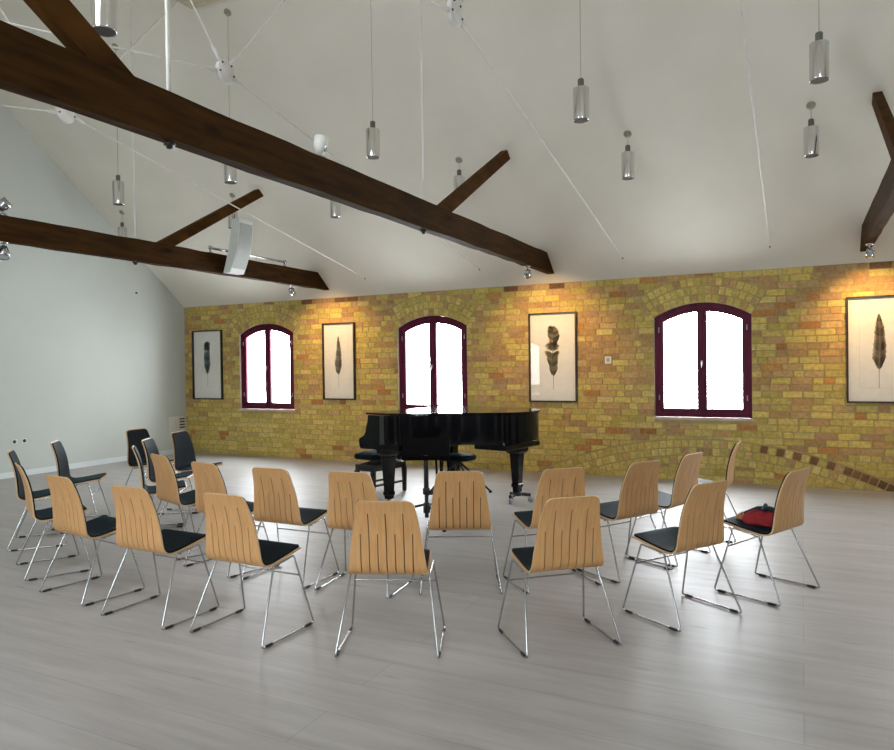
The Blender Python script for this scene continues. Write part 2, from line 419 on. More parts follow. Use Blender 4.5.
for cx in WINS:
    for j in range(NR):
        r0 = RA + .004 + j*RING; r1 = r0 + RING - .012; n = max(8, round(2*TH*r0/.083)); off = .5*(j % 2)
        for k in range(n):
            a0 = -TH + 2*TH*k/n + .0045/r0; a1 = -TH + 2*TH*(k+1)/n - .0045/r0
            if ZA + r1*math.cos((a0+a1)/2) > HT-.004: continue
            poly = [(cx+r0*math.sin(a0), ZA+r0*math.cos(a0)), (cx+r0*math.sin(a1), ZA+r0*math.cos(a1)), (cx+r1*math.sin(a1), ZA+r1*math.cos(a1)), (cx+r1*math.sin(a0), ZA+r1*math.cos(a0))]
            c = rnd.choice(OLIVE if rnd.random() < .86 else PINK); kk = rnd.uniform(.9, 1.1)
            put_brick(poly, tuple(v*kk for v in c))
for j in range(3):
    r0 = LRIN + j*.105; r1 = r0 + .091; n = int(2*.5*r0/.094); half = .5
    for k in range(n):
        a0 = -half + 2*half*k/n + .006/r0; a1 = -half + 2*half*(k+1)/n - .006/r0
        poly = [(LXC+r0*math.sin(a0), LZC+r0*math.cos(a0)), (LXC+r0*math.sin(a1), LZC+r0*math.cos(a1)), (LXC+r1*math.sin(a1), LZC+r1*math.cos(a1)), (LXC+r1*math.sin(a0), LZC+r1*math.cos(a0))]
        poly = clip(poly, 0, .004, 0, 1)
        if len(poly) < 3 or area(poly) < 1e-3: continue
        xc = sum(p[0] for p in poly)/len(poly)
        c = rnd.choice(OLIVE if rnd.random() < .9 else PINK)
        if j == 2 and -.45 < xc < .38 and k % 2: c = rnd.choice(DARK)
        if j == 2 and .44 < xc < .98: c = rnd.choice(DARK)
        kk = rnd.uniform(.9, 1.1); put_brick(poly, tuple(v*kk for v in c))
tag(wb.build('wall_back', [mortar_m, brick_m, reveal_m]), kind='structure')

# windows
def arch_ring(mb, hw, z0, spr, ra, za, thick, y0, y1, n=18):
    """arched frame: outer half-width hw, bottom z0; inner edge offset by thick"""
    th = math.asin(min(1, hw/ra))
    def outline(t):
        w = hw-t; r = ra-t; a = math.asin(w/r)
        return [(-w, z0+t), (w, z0+t)] + [(r*math.sin(a-2*a*k/n), za + r*math.cos(a-2*a*k/n)) for k in range(n+1)]
    o, i = outline(0), outline(thick); q = len(o)
    vs = [(x,y0,z) for x,z in o] + [(x,y0,z) for x,z in i] + [(x,y1,z) for x,z in o] + [(x,y1,z) for x,z in i]
    fs = []
    for k in range(q):
        l = (k+1) % q
        fs += [(k,l,q+l,q+k), (2*q+k,3*q+k,3*q+l,2*q+l), (q+k,q+l,3*q+l,3*q+k), (k,2*q+k,2*q+l,l)]
    mb.add(vs, fs)
def sash_half(mb, side, t, y0, y1, z0, xi, hw, ra, za, n=8, gap=.0):
    """one casement: outer edge follows the arch inset, inner stile at x = xi"""
    def outline(e):
        w = hw-e; r = ra-e; a1 = math.asin(w/r); a0 = math.asin(min(1, (xi+e)/r))
        pts = [(xi+e, z0+e), (w, z0+e)] + [(r*math.sin(a1+(a0-a1)*k/n), za+r*math.cos(a1+(a0-a1)*k/n)) for k in range(n+1)]
        return [(side*x, z) for x, z in pts]
    o, i = outline(0), outline(t); q = len(o)
    vs = [(x,y0,z) for x,z in o] + [(x,y0,z) for x,z in i] + [(x,y1,z) for x,z in o] + [(x,y1,z) for x,z in i]
    fs = []
    for k in range(q):
        l = (k+1) % q
        fs += [(k,l,q+l,q+k), (2*q+k,3*q+k,3*q+l,2*q+l), (q+k,q+l,3*q+l,3*q+k), (k,2*q+k,2*q+l,l)]
    mb.add(vs, fs); return i
def make_window(n, cx, y, dirn, handle=True):
    w = empty('window_%d' % n, (cx, y, 0), 0, kind='structure')
    Y = lambda a: dirn*a
    f = MB(); arch_ring(f, HW-.002, SILL+.015, SPR, RA-.002, ZA, .055, Y(.03), Y(.10)); f.build('window_frame', frame_m, w)
    mu = MB(); mu.box((-.022, min(Y(.022),Y(.05)), SILL+.05), (.022, max(Y(.022),Y(.05)), APX-.05)); mu.build('meeting_stile', frame_m, w)
    for sd in (-1, 1):
        s = MB(); inner = sash_half(s, sd, .058, Y(.04), Y(.085), SILL+.068, .002, HW-.056, RA-.056, ZA)
        so = s.build('casement', frame_m, w)
        g = MB(); g.add([(x, Y(.065), z) for x, z in inner], [list(range(len(inner)))]); g.build('pane', glass_m, so)
        hg = MB()
        for z in (1.05, 1.95): hg.tube([(sd*(HW-.056), Y(.034), z), (sd*(HW-.056), Y(.034), z+.07)], .008)
        hg.build('hinge', steel_m, so)
    h = MB(); h.box((-.009, min(Y(.012),Y(.022)), 1.51), (.009, max(Y(.012),Y(.022)), 1.57)); h.tube([(0,Y(.012),1.55),(0,Y(-.02),1.55),(0,Y(-.02),1.48)], .005)
    tag(h.build('handle', steel_m, w))
    s = MB(); s.box((-HW-.02, min(Y(-.025),Y(.03)), SILL-.022), (HW+.02, max(Y(-.025),Y(.03)), SILL+.014)); s.build('window_sill', sill_m, w)
    return w
for i, cx in enumerate(WINS): make_window((1, 2, 3, 8)[i], cx, D, 1)

# walls of the rest of the room
REAR = [-7.6, -4.3, -1.5, 3.9]  # unseen windows added for daylight; the first follows a reflection in picture glass
mb = MB(); wall_with_windows(mb, YB, -1, LX, RX, REAR, 0, 0); tag(mb.build('wall_front', gable_white), kind='structure')
for i, cx in enumerate(REAR): make_window(4+i, cx, YB, -1)

mb = MB(); mb.add([(LX,YB,0),(LX,D,0),(LX,D,HT),(LX,YR,ZR),(LX,YB,HT)], [(0,1,2,3,4)]); tag(mb.build('wall_left', gable_white), kind='structure')
mb = MB(); mb.add([(RX,YB,0),(RX,D,0),(RX,D,HT),(RX,YR,ZR),(RX,YB,HT)], [(0,1,2,3,4)]); tag(mb.build('wall_right', gable_white), kind='structure')
mb = MB()
mb.add([(LX,D,HT),(RX,D,HT),(RX,YR,ZR),(LX,YR,ZR)], [(0,1,2,3)])
cz_ = lambda y: HT + S*(y-YB)
ADDED_ROOFW = [-3.8, 1.0]; RW, RY0, RY1 = .55, .6, 1.9  # unseen roof windows added to brighten the ceiling and upper gable
xs = LX
for cx in ADDED_ROOFW:
    for (a, b, c, d) in ((xs, cx-RW, YB, YR), (cx-RW, cx+RW, YB, RY0), (cx-RW, cx+RW, RY1, YR)):
        mb.add([(a,d,cz_(d)),(b,d,cz_(d)),(b,c,cz_(c)),(a,c,cz_(c))], [(0,1,2,3)])
    xs = cx+RW
mb.add([(xs,YR,ZR),(RX,YR,ZR),(RX,YB,HT),(xs,YB,HT)], [(0,1,2,3)])
tag(mb.build('ceiling', plaster), kind='structure')
for i, cx in enumerate(ADDED_ROOFW):
    w = empty('window_%d' % (9+i), (cx, RY0, cz_(RY0)), 0, kind='structure'); w.rotation_euler = (math.atan(S), 0, 0)
    ln = math.hypot(RY1-RY0, S*(RY1-RY0)); f = MB()
    for a, b in (((-RW,0,-.03),(RW,.07,.06)),((-RW,ln-.07,-.03),(RW,ln,.06)),((-RW,0,-.03),(-RW+.07,ln,.06)),((RW-.07,0,-.03),(RW,ln,.06))): f.box(a, b)
    f.build('window_frame', plastic_w, w)
    g = MB(); g.add([(-RW,0,.02),(RW,0,.02),(RW,ln,.02),(-RW,ln,.02)], [(0,1,2,3)]); g.build('pane', glass_m, w)
mb = MB(); mb.box((LX+.001,YB+.01,.001),(LX+.014,D-.01,.085)); tag(mb.build('baseboard_left', skirting), kind='structure')
# ------------------------------------------------------------------ roof: tie beams, struts, rods
def ceil_y(z): return D - (z-HT)/S
ZB0, ZT0, BW = 2.813, 3.069, .10
def truss(x, label, so=-.055):
    t = empty('roof_truss', (x, YR, ZB0), 0, label, 'roof beam', 'timber roof trusses')
    def loc(y, z): return (y-YR, z-ZB0)
    # tie beam with slightly uneven faces
    mb = MB(); n = 40; e = .006
    ys_b = ceil_y(ZB0)-.004; ys_t = ceil_y(ZT0)-.004
    r2 = random.Random(int(x*100)+500)
    rows = []
    for k in range(n+1):
        q = k/n
        yb = YR + (2*q-1)*(ys_b-YR); yt = YR + (2*q-1)*(ys_t-YR)
        j = lambda a: r2.uniform(-a, a) if 0 < k < n else 0
        a0 = (-BW, yb, ZB0+j(.006)); a1 = (0+j(.003), yb, ZB0+j(.006)); a2 = (0+j(.003), yt, ZT0+j(.005)); a3 = (-BW, yt, ZT0+j(.005))
        rows.append([Vector((p[0], p[1]-YR, p[2]-ZB0)) for p in (a0, a1, a2, a3)])
    vs = [v for r in rows for v in r]
    fs = [(0,1,2,3), (4*n+3,4*n+2,4*n+1,4*n)]
    for k in range(n):
        for s in range(4): fs.append((4*k+s, 4*k+4+s, 4*k+4+(s+1) % 4, 4*k+(s+1) % 4))
    mb.add(vs, fs); mb.build('tie_beam', beam_m, t)
    for sg in (1, -1):
        if sg > 0: b0, b1, t0, t1 = 6.17, 6.43, 8.03, 8.13
        else: b0, b1, t0, t1 = 2.73, 2.45, 2*YR-7.87, 2*YR-7.99
        cz = lambda y: HT + S*(D-y if y > YR else y-YB) - .004
        pts = [(b0-YR, ZT0-.01-ZB0), (b1-YR, ZT0-.01-ZB0), (t1-YR, cz(t1)-ZB0), (t0-YR, cz(t0)-ZB0)]
        mb = MB(); mb.prism(pts, lambda u, v, q: (so-.080*q, u, v)); mb.build('strut', strut_m, t)
    for y, r in ((5.87, .008), (2.89, .0125)):
        zt = HT + S*(D-y) if y > YR else HT + S*(y-YB)
        mb = MB(); mb.tube([(-.05, y-YR, -.006), (-.05, y-YR, zt-ZB0-.003)], r, 8); ro = mb.build('king_rod', rod_m, t)
        bo = MB(); bo.lathe([(.03,-.004),(.034,-.018),(.02,-.018),(.018,-.036),(.004,-.038)], 8, Matrix.Translation((-.05, y-YR, 0))); bo.build('bolt', blk_satin, ro)
    return t
X1, X2, X3 = -3.089, -6.914, .718
truss(X1, 'dark timber roof truss crossing the upper left of the photo, nearest the camera')
truss(X2, 'dark timber roof truss farther left, carrying the pale loudspeaker')
truss(X3, 'brown timber roof truss cut by the right edge of the photo', -.01)

def brace(x, label):
    y0, z0 = 4.41, 3.945
    t = empty('roof_tie_rods', (x, y0, z0), 0, label, 'tie rod', 'steel roof tie rods')
    hb = MB(); Mx = Matrix.Rotation(PI/2, 4, 'Y')
    hb.lathe([(0,-.022),(.085,-.022),(.095,-.012),(.095,.012),(.085,.022),(0,.022)], 20, Mx); hb.build('hub', rod_m, t)
    for sg in (1, -1):
        ya, za = 9.485, HT+S*(D-9.485)-.003
        for (dy, dz) in (((ya-4.41), za-z0), (1.555, None)):
            if dz is None: dz = HT + S*(D-(y0+dy)) - z0 - .004
            v = Vector((0, dy, dz)); u = v.normalized()
            a = u*.09; b = u*.18
            if sg < 0: v.y *= -1; u.y *= -1; a.y *= -1; b.y *= -1
            mb = MB(); mb.tube([b, v], .007, 8); ro = mb.build('rod', rod_m, t)
            tb = MB(); tb.tube([a, a*1.1, a.lerp(b, .6), b, b*1.12], [.010,.018,.018,.015,.009], 10); tb.build('turnbuckle', rod_m, ro)
            bo = MB(); bo.lathe([(0,-.006),(.008,-.006),(.008,.006),(0,.006)], 8, Matrix.Translation(u*.078+Vector((.024,0,0))) @ Mx); bo.build('pin', blk_satin, ro)
            if abs(v.z) > 0 and dz < 0:
                an = MB(); an.lathe([(.009,-.02),(.009,0),(.004,.008)], 8, Matrix.Translation(v-u*.02)); an.build('anchor', blk_satin, ro)
    return t
brace(-6.12, 'white steel tie rods with a hub seen just under the big dark beam, far left')
brace(-4.16, 'white steel tie rods with star hub seen above the big dark beam, left of centre')
brace(-2.10, 'white steel tie rods whose hub shows at the top edge, middle of ceiling')
brace(-.335, 'white steel tie rods with only one long rod in view on the right ceiling')

hb = MB(); hb.box((-6.2,4.7,5.645),(-5.0,6.06,5.68), bev=.004)
tag(hb.build('ceiling_panel', hatch_m), 'tan timber panel under the ridge, cut by the top edge of the photo', 'panel')

# ------------------------------------------------------------------ pendant lamps
def make_pendant():
    t = empty('pendant_lamp', (0,0,0), 0, 'x', 'pendant lamp', 'aluminium cylinder pendants hanging from the ceiling')
    b = MB(); b.lathe([(.060,.006),(.068,0),(.0685,.01),(.0685,.285),(.064,.290),(.0,.290)], 28); b.build('lamp_shade', alu_m, t)
    i = MB(); i.lathe([(.0,.012),(.055,.008),(.062,.003)], 24); i.build('lamp_opening', dark_in, t)
    c = MB(); c.lathe([(.027,.291),(.027,.362),(.022,.37),(.004,.372)], 18); c.build('lamp_cap', cap_m, t)
    return t
PEND = [ # x, y, z of the bottom, label
 (.10, 8.06, 3.595, 'aluminium cylinder pendant on the right, lower of the two stacked there'),
 (-1.72, 8.06, 3.605, 'aluminium cylinder pendant above the rightmost arched window'),
 (-3.80, 8.06, 3.61, 'aluminium cylinder pendant half hidden behind the strut of the nearest truss'),
 (-5.67, 8.06, 3.585, 'aluminium cylinder pendant showing just below the big dark beam, right of loudspeaker'),
 (-7.50, 8.06, 3.62, 'thin aluminium pendant hanging just above the pale loudspeaker'),
 (-9.85, 8.06, 3.57, 'small aluminium pendant partly hidden behind the farther dark beam'),
 (.135, 6.23, 3.70, 'large aluminium cylinder pendant at the upper right, higher of the two there'),
 (-1.735, 6.23, 3.70, 'aluminium cylinder pendant at upper middle right, on a long cable'),
 (-3.905, 6.23, 3.68, 'aluminium cylinder pendant hanging in clear view above the big dark beam'),
 (-5.82, 6.23, 3.665, 'aluminium pendant whose foot shows under the big beam, below the star hub'),
 (-7.67, 6.23, 3.625, 'aluminium cylinder pendant above the farther dark beam on the left'),
 (-3.60, 2.85, 3.505, 'largest aluminium pendant, cut by the top edge at the upper left'),
]
pbase = make_pendant(); pk = kids_of(C.objects)
for i, (x, y, z, lab) in enumerate(PEND):
    o = pbase if i == 0 else copy_tree(pbase, pk)
    o.location = (x, y, z); o['label'] = lab
    zc = HT + S*(D-y) if y > YR else HT + S*(y-YB)
    h = zc - z
    k = MB(); k.tube([(0,0,.37), (0,0,h-.01)], .0042, 6); k.build('cable', wire_m, o)
    a = math.atan(S)*(1 if y > YR else -1)
    k = MB(); k.lathe([(.0,-.028),(.02,-.026),(.042,-.012),(.045,-.002)], 16, Matrix.Translation((0,0,h)) @ Matrix.Rotation(-a, 4, 'X')); k.build('ceiling_rose', rose_m, o)

# ------------------------------------------------------------------ spotlights, rail, loudspeaker
def spot(loc, aim, label, lit, under=True, rad=.042, ln=.11, gl=False):
    t = empty('spotlight', loc, 0, label, 'spotlight', 'chrome spotlights on the beams')
    s = -1 if under else 1
    b = MB(); b.lathe([(.04,0),(.04,.012*s),(.03,.02*s),(.0,.022*s)] if s > 0 else [(.0,-.022),(.03,-.02),(.04,-.012),(.04,0)], 16); b.build('base', chrome_m, t)
    a = MB(); a.tube(fillet([(0,0,.015*s),(0,0,.05*s),(.045,0,.065*s),(.045,0,.10*s)], .02), .009, 8); a.build('arm', chrome_m, t)
    d = Vector(aim).normalized(); q = d.to_track_quat('Z', 'Y').to_matrix().to_4x4()
    M = Matrix.Translation((0,0,.10*s)) @ q
    h = MB(); h.lathe([(.0,-ln*.55),(rad*.6,-ln*.5),(rad*.8,-ln*.2),(rad,.0),(rad,ln*.5),(rad*.9,ln*.5),(rad*.8,ln*.42)], 20, M); h.build('head', plastic_w if gl else chrome_m, t)
    l = MB(); l.lathe([(.0,ln*.44),(rad*.8,ln*.42)], 20, M); l.build('lens', lamp_on if lit else lens_m, t)
    return t
spot((X2-.05, 8.72, ZB0), (-.05,.8,-.62), 'chrome spotlight under the end of the farther beam, lighting the second feather picture', True)
spot((X1-.05, 8.67, ZB0), (-.10,.8,-.62), 'chrome spotlight under the end of the big beam, lighting the third feather picture', True)
spot((X3-.05, 9.02, ZB0), (.10,.8,-.62), 'chrome spotlight under the beam at the right edge of the photo', True)
spot((X1-.05, 4.29, ZT0), (.05,.1,1), 'upright white spotlight standing on top of the big dark beam', False, False, .05, .13, True)
spot((X2-.05, 4.33, ZT0), (.5,.5,.55), 'chrome spotlight on top of the farther beam at the left edge', False, False, .055, .13)
spot((X2-.05, 4.33, ZB0), (.3,-.2,-.9), 'chrome spotlight under the farther beam at the left edge', False, True, .055, .12)

r = empty('chrome_rail', (X2-.04, 7.85, ZT0), 0, 'chrome tube rail fixed along the top of the farther dark beam', 'rail')
mb = MB(); mb.tube([(0,-.82,.07),(0,.74,.07)], .017, 12); mb.build('tube', chrome_m, r)
for y in (-.80, -.45, .70):
    mb = MB(); mb.lathe([(.032,0),(.032,.012),(.013,.02),(.013,.05),(.026,.055),(.028,.085),(.02,.098),(0,.1)], 12, Matrix.Translation((0,y,0))); mb.build('holder', chrome_m, r)

sp = empty('loudspeaker', (-6.86, 7.32, 2.82), 0, 'pale grey curved column loudspeaker tilted in front of the farther dark beam', 'loudspeaker')
prof_b = []; prof_f = []
for k in range(13):
    q = k/12; z = .70*q; lean = .17*q
    prof_b.append((lean + .02*math.sin(PI*q), z)); prof_f.append((lean + .115 + .055*math.sin(PI*q), z))
mb = MB(); mb.prism(prof_b + prof_f[::-1], lambda u, v, q: (u-.01, -.13+.26*q, v)); mb.build('cabinet', speaker_m, sp)
gp = [(a+.004, z) for a, z in prof_f[1:-1]]
mb = MB(); mb.prism([(a-.006, z) for a, z in gp] + gp[::-1], lambda u, v, q: (u-.009, -.118+.236*q, v)); mb.build('grille', grille_m, sp)
mb = MB(); mb.tube([(.03,0,.31),(-.075,0,.31)], .016, 10); mb.lathe([(.05,-.01),(.05,.01),(0,.012)], 14, Matrix.Translation((.055,0,.31)) @ Matrix.Rotation(-PI/2, 4, 'Y')); mb.build('bracket', chrome_m, sp)

# ------------------------------------------------------------------ small wall fittings
v = empty('wall_vent', (LX, 9.555, .41), 0, 'small white slotted vent low on the left wall by the corner', 'vent')
mb = MB(); mb.box((.001,-.20,0),(.03,.165,.27), bev=.006); mb.build('housing', plastic_w, v)
mb = MB()
for k in range(4): mb.box((.0302,.03,.05+.052*k),(.034,.15,.075+.052*k))
mb.build('slots', slot_m, v)
for y, lab in ((6.51, 'small dark wall socket low on the left wall, left of a pair'), (6.66, 'small dark wall socket low on the left wall, right of a pair')):
    s = empty('wall_socket', (LX, y, .52), 0, lab, 'socket', 'sockets on the left wall')
    mb = MB(); mb.box((.001,-.045,-.035),(.010,.045,.035), bev=.004); mb.build('plate', plastic_w, s)
    mb = MB(); mb.lathe([(.026,.0105),(.024,.014),(0,.011)], 16, Matrix.Rotation(PI/2, 4, 'Y')); mb.build('socket_face', slot_m, s)
s = empty('wall_switch', (-2.378, D, 1.595), 0, 'small white switch plate on the brick wall right of the third feather picture', 'switch')
mb = MB(); mb.box((-.045,-.022,-.05),(.045,-.0072,.05), bev=.004); mb.build('plate', plastic_w, s)
mb = MB(); mb.box((-.02,-.028,-.022),(.02,-.0225,.026), bev=.003); mb.build('rocker', grille_m, s)
mb = MB(); mb.lathe([(0,0),(.016,.001),(.016,.02),(.010,.026),(0,.027)], 12, Matrix.Translation((LX+.001,8.70,2.88)) @ Matrix.Rotation(PI/2, 4, 'Y'))
tag(mb.build('wall_sensor', slot_m), 'tiny dark sensor button high on the left wall below the farther beam', 'sensor')

# ------------------------------------------------------------------ feather pictures
def feather(mb, xc, z0, z1, wl, wr, tone, bend=0.0, seed=1, stem=.0, gaps=()):
    """barbs from z0 (bottom of the vane) to z1 (tip); wl / wr list half-widths from bottom to tip"""
    r = random.Random(seed); n = 70; y = 0
    def lerp(l, q):
        p = q*(len(l)-1); i = min(int(p), len(l)-2); return l[i] + (l[i+1]-l[i])*(p-i)
    def ax(q): return xc + bend*math.sin(q*PI)
    for k in range(n):
        q = k/(n-1); z = z0 + (z1-z0)*q*.97
        if any(a < q < b for a, b in gaps): continue
        for sd, l in ((-1, wl), (1, wr)):
            w = max(.004, lerp(l, q)*r.uniform(.88, 1.06)); h = (z1-z0)/n*1.25; up = w*.55 + .012
            x0 = ax(q); g = r.uniform(.75, 1.2)*(1.0 if sd < 0 else .72)
            col = tuple(min(.8, c*g*1.25) for c in tone[0 if (math.sin(q*23+seed) > .1) else 1])
            top = z + up*(1-.75*q*q)
            mb.add([(x0, y, z-h*.5), (x0+sd*w*.6, y, z+up*.45-h*.5), (x0+sd*w, y, top-h*.3), (x0+sd*w*.96, y, top+h*.4), (x0+sd*w*.6, y, z+up*.45+h*.9), (x0, y, z+h*.9)], [tuple(range(6)) if sd > 0 else tuple(range(6))[::-1]], 0, col)
    zz = [z0-stem + (z1-z0+stem)*k/24 for k in range(25)]
    for a, b in zip(zz[:-1], zz[1:]):
        qa = max(0, (a-z0)/(z1-z0)); qb = max(0, (b-z0)/(z1-z0)); xa, xb = ax(qa), ax(qb)
        if a < z0: xa -= .35*(z0-a)*bend*0; 
        mb.add([(xa-.003,y-.0006,a),(xa+.003,y-.0006,a),(xb+.003,y-.0006,b),(xb-.003,y-.0006,b)], [(0,1,2,3)], 0, tuple(c*.55 for c in tone[0]))
def picture(x0, x1, z0, z1, label, draw, plate=True):
    cx = (x0+x1)/2; w = (x1-x0)/2; h = z1-z0
    t = empty('feather_picture', (cx, D, z0), 0, label, 'picture', 'framed feather pictures on the brick wall')
    f = MB(); a = .020
    yb, yf = -.0075, -.050
    for p, q in (((-w,yf,0),(w,yb,a)), ((-w,yf,h-a),(w,yb,h)), ((-w,yf,a),(-w+a,yb,h-a)), ((w-a,yf,a),(w,yb,h-a))): f.box(p, q)
    f.build('frame', pframe_m, t)
    p = MB(); p.box((-w+a,-.016,a),(w-a,-.008,h-a)); p.build('print_paper', paper_m, t)
    if plate:
        l = MB(); m_, b_ = w*.62, .0016; zb, zt = h*.14, h*.84
        for p0, p1 in (((-m_,zb),(m_,zb+2*b_)),((-m_,zt),(m_,zt+2*b_)),((-m_,zb),(-m_+2*b_,zt)),((m_-2*b_,zb),(m_,zt))): l.box((p0[0],-.0168,p0[1]),(p1[0],-.0161,p1[1]))
        l.build('plate_mark', plate_m, t)
    d = MB(); draw(d, -cx, -z0); o = d.build('feather_drawing', ink_m, t); o.location = (0,-.0172,0)
    g = MB(); g.add([(-w+a,-.028,a),(w-a,-.028,a),(w-a,-.028,h-a),(-w+a,-.028,h-a)], [(0,1,2,3)]); g.build('glazing', pic_glass, t)
    return t
G1 = ((.20,.30,.30),(.36,.43,.42)); G2 = ((.40,.39,.31),(.26,.26,.21)); G3 = ((.33,.27,.15),(.55,.47,.29)); G4 = ((.43,.34,.23),(.25,.205,.14))
picture(-10.10, -9.385, .99, 2.25, 'feather picture with a bluish grey feather, left of the first window by the corner',
    lambda d, x, z: (feather(d, -9.75+x, 1.46+z, 2.03+z, [.03,.07,.085,.08,.075,.08,.085,.06], [.03,.06,.08,.075,.07,.075,.07,.03], G1, -.012, 3, .25, ((.70,.73),)),
                     feather(d, -9.745+x, 1.90+z, 2.05+z, [.06,.08,.08,.06,.01], [.05,.07,.07,.05,.01], G1, 0, 9)), False)
picture(-7.155, -6.52, 1.01, 2.275, 'feather picture with a slim dark wing feather, between first and second windows',
    lambda d, x, z: feather(d, -6.85+x, 1.43+z, 2.06+z, [.045,.085,.085,.07,.06,.045,.03,.012], [.02,.06,.06,.05,.045,.035,.025,.01], G2, .012, 5, .22))
picture(-3.52, -2.815, 1.01, 2.28, 'feather picture with a curled brown plume, between second and third windows',
    lambda d, x, z: (feather(d, -3.16+x, 1.38+z, 1.85+z, [.04,.06,.065,.09,.10,.12,.10,.12,.10], [.03,.07,.07,.08,.08,.10,.08,.10,.06], G3, -.01, 6, .19, ((.72,.76),)),
                     feather(d, -3.17+x, 1.80+z, 2.09+z, [.03,.06,.09,.095,.095,.085,.05], [.05,.09,.095,.08,.075,.06,.03], G3, .02, 12)), False)
picture(.48, 1.185, 1.04, 2.30, 'feather picture with a long dark brown feather, cut by the right edge of the photo',
    lambda d, x, z: feather(d, .815+x, 1.44+z, 2.09+z, [.03,.075,.08,.07,.065,.06,.05,.035,.012], [.03,.065,.07,.06,.055,.05,.045,.03,.01], G4, .012, 8, .22))

# ------------------------------------------------------------------ chairs
PROF = bezpts([(-.006,.840),(.016,.785),(.038,.716),(.054,.636),(.062,.556),(.068,.498),(.081,.450),(.116,.424),(.170,.420),(.24,.428),(.32,.440),(.40,.454),(.438,.456),(.455,.449)], 5)
def prof_lens(P):
    d = [0]
    for a, b in zip(P[:-1], P[1:]): d.append(d[-1] + math.hypot(b[0]-a[0], b[1]-a[1]))
    return d
PL = prof_lens(PROF); PT = PL[-1]
def prof_at(s):
    s = max(0, min(PT, s))
    for i in range(len(PL)-1):
        if s <= PL[i+1] + 1e-9:
            t = (s-PL[i]) / (PL[i+1]-PL[i]); a, b = PROF[i], PROF[i+1]
            d = Vector((b[0]-a[0], b[1]-a[1])).normalized()
            return a[0]+(b[0]-a[0])*t, a[1]+(b[1]-a[1])*t, d
SB = 0.425                                                       # where the back turns into the seat
def half_w(s, top=.151, mid=.217, front=.205):
    if s < SB: w = top + (mid-top)*(s/SB)**.85
    else: w = mid + (front-mid)*((s-SB)/(PT-SB))
    return w
def rounded(s, w, r=.035):
    if s < r: w -= r - math.sqrt(max(0, r*r-(r-s)**2))
    e = PT-s
    if e < r: w -= r - math.sqrt(max(0, r*r-(r-e)**2))
    return w
def shell_sheet(mb, off0, off1, inset=0.0, slots=False, s0=0.0, s1=None, mats=(0,0)):
    s1 = PT if s1 is None else s1
    base = [0,.003,.008,.016,.026,.036]; S_ = [s0+b for b in base] + [s1-b for b in base]
    n = 34
    S_ += [s0+.036+(s1-s0-.072)*k/n for k in range(1, n)]
    LONG, SHORT, END = .075, .195, SB+.01
    if slots: S_ += [LONG, SHORT, END]
    S_ = sorted(set(round(x, 5) for x in S_))
    cols = []
    if slots:
        sw = .0026
        for x in (-.141,-.094,-.047,0,.047,.094,.141): cols += [x-sw, x+sw]
        full = [-1] + cols + [1]
    else: full = [-1,-.6,-.2,.2,.6,1]
    nc = len(full); rows = []
    for s in S_:
        y, z, d = prof_at(s); nx = Vector((d.y*-1, d.x)) ; nrm = Vector((-d[1], d[0]))       # points forwards/up
        # concave across: the edges come slightly forward on the back
        w = rounded(s-s0, half_w(s), .035) if s1 == PT and s0 == 0 else half_w(s)
        e = s1-s
        if not (s1 == PT and s0 == 0): 
            q = s-s0
            if q < .03: w -= .03 - math.sqrt(max(0, .0009-(.03-q)**2))
            if e < .03: w -= .03 - math.sqrt(max(0, .0009-(.03-e)**2))
        w = max(.02, w-inset)
        row = []
        for j, c in enumerate(full):
            if slots and 0 < j < nc-1:
                lim = w*(.90 + .08*abs(j-(nc-1)/2)/((nc-1)/2)); x = max(-lim, min(lim, c))
            else: x = c*w
            bow = (.010*(x/.2)**2 if s < SB else 0) * max(0, min(1, (SB-s)/.1))
            row.append((x, y + bow, z, nrm))
        rows.append(row)
    nr = len(rows); vs = []
    for off in (off0, off1):
        for row in rows:
            for (x, y, z, nn) in row: vs.append((x, y + nn[0]*off, z + nn[1]*off))
    idx = lambda l, i, j: l*nr*nc + i*nc + j
    hole = set()
    if slots:
        for i in range(nr-1):
            sm_ = (S_[i]+S_[i+1])/2
            for k in range(7):
                start = LONG if k in (1,3,5) else SHORT
                if start < sm_ < END: hole.add((i, 1+2*k))
    fs = []; ed = []
    for i in range(nr-1):
        for j in range(nc-1):
            if (i, j) in hole: continue
            fs.append((idx(0,i,j), idx(0,i,j+1), idx(0,i+1,j+1), idx(0,i+1,j)))
            fs.append((idx(1,i,j), idx(1,i+1,j), idx(1,i+1,j+1), idx(1,i,j+1)))
            for (p, q, nb) in (((i,j),(i,j+1),(i-1,j)), ((i,j+1),(i+1,j+1),(i,j+1)), ((i+1,j+1),(i+1,j),(i+1,j)), ((i+1,j),(i,j),(i,j-1))):
                if nb in hole or nb[0] < 0 or nb[0] >= nr-1 or nb[1] < 0 or nb[1] >= nc-1:
                    ed.append((idx(0,*p), idx(1,*p), idx(1,*q), idx(0,*q)))
    mb.add(vs, fs, mats[0], None, True); mb.add(vs, ed, mats[1])

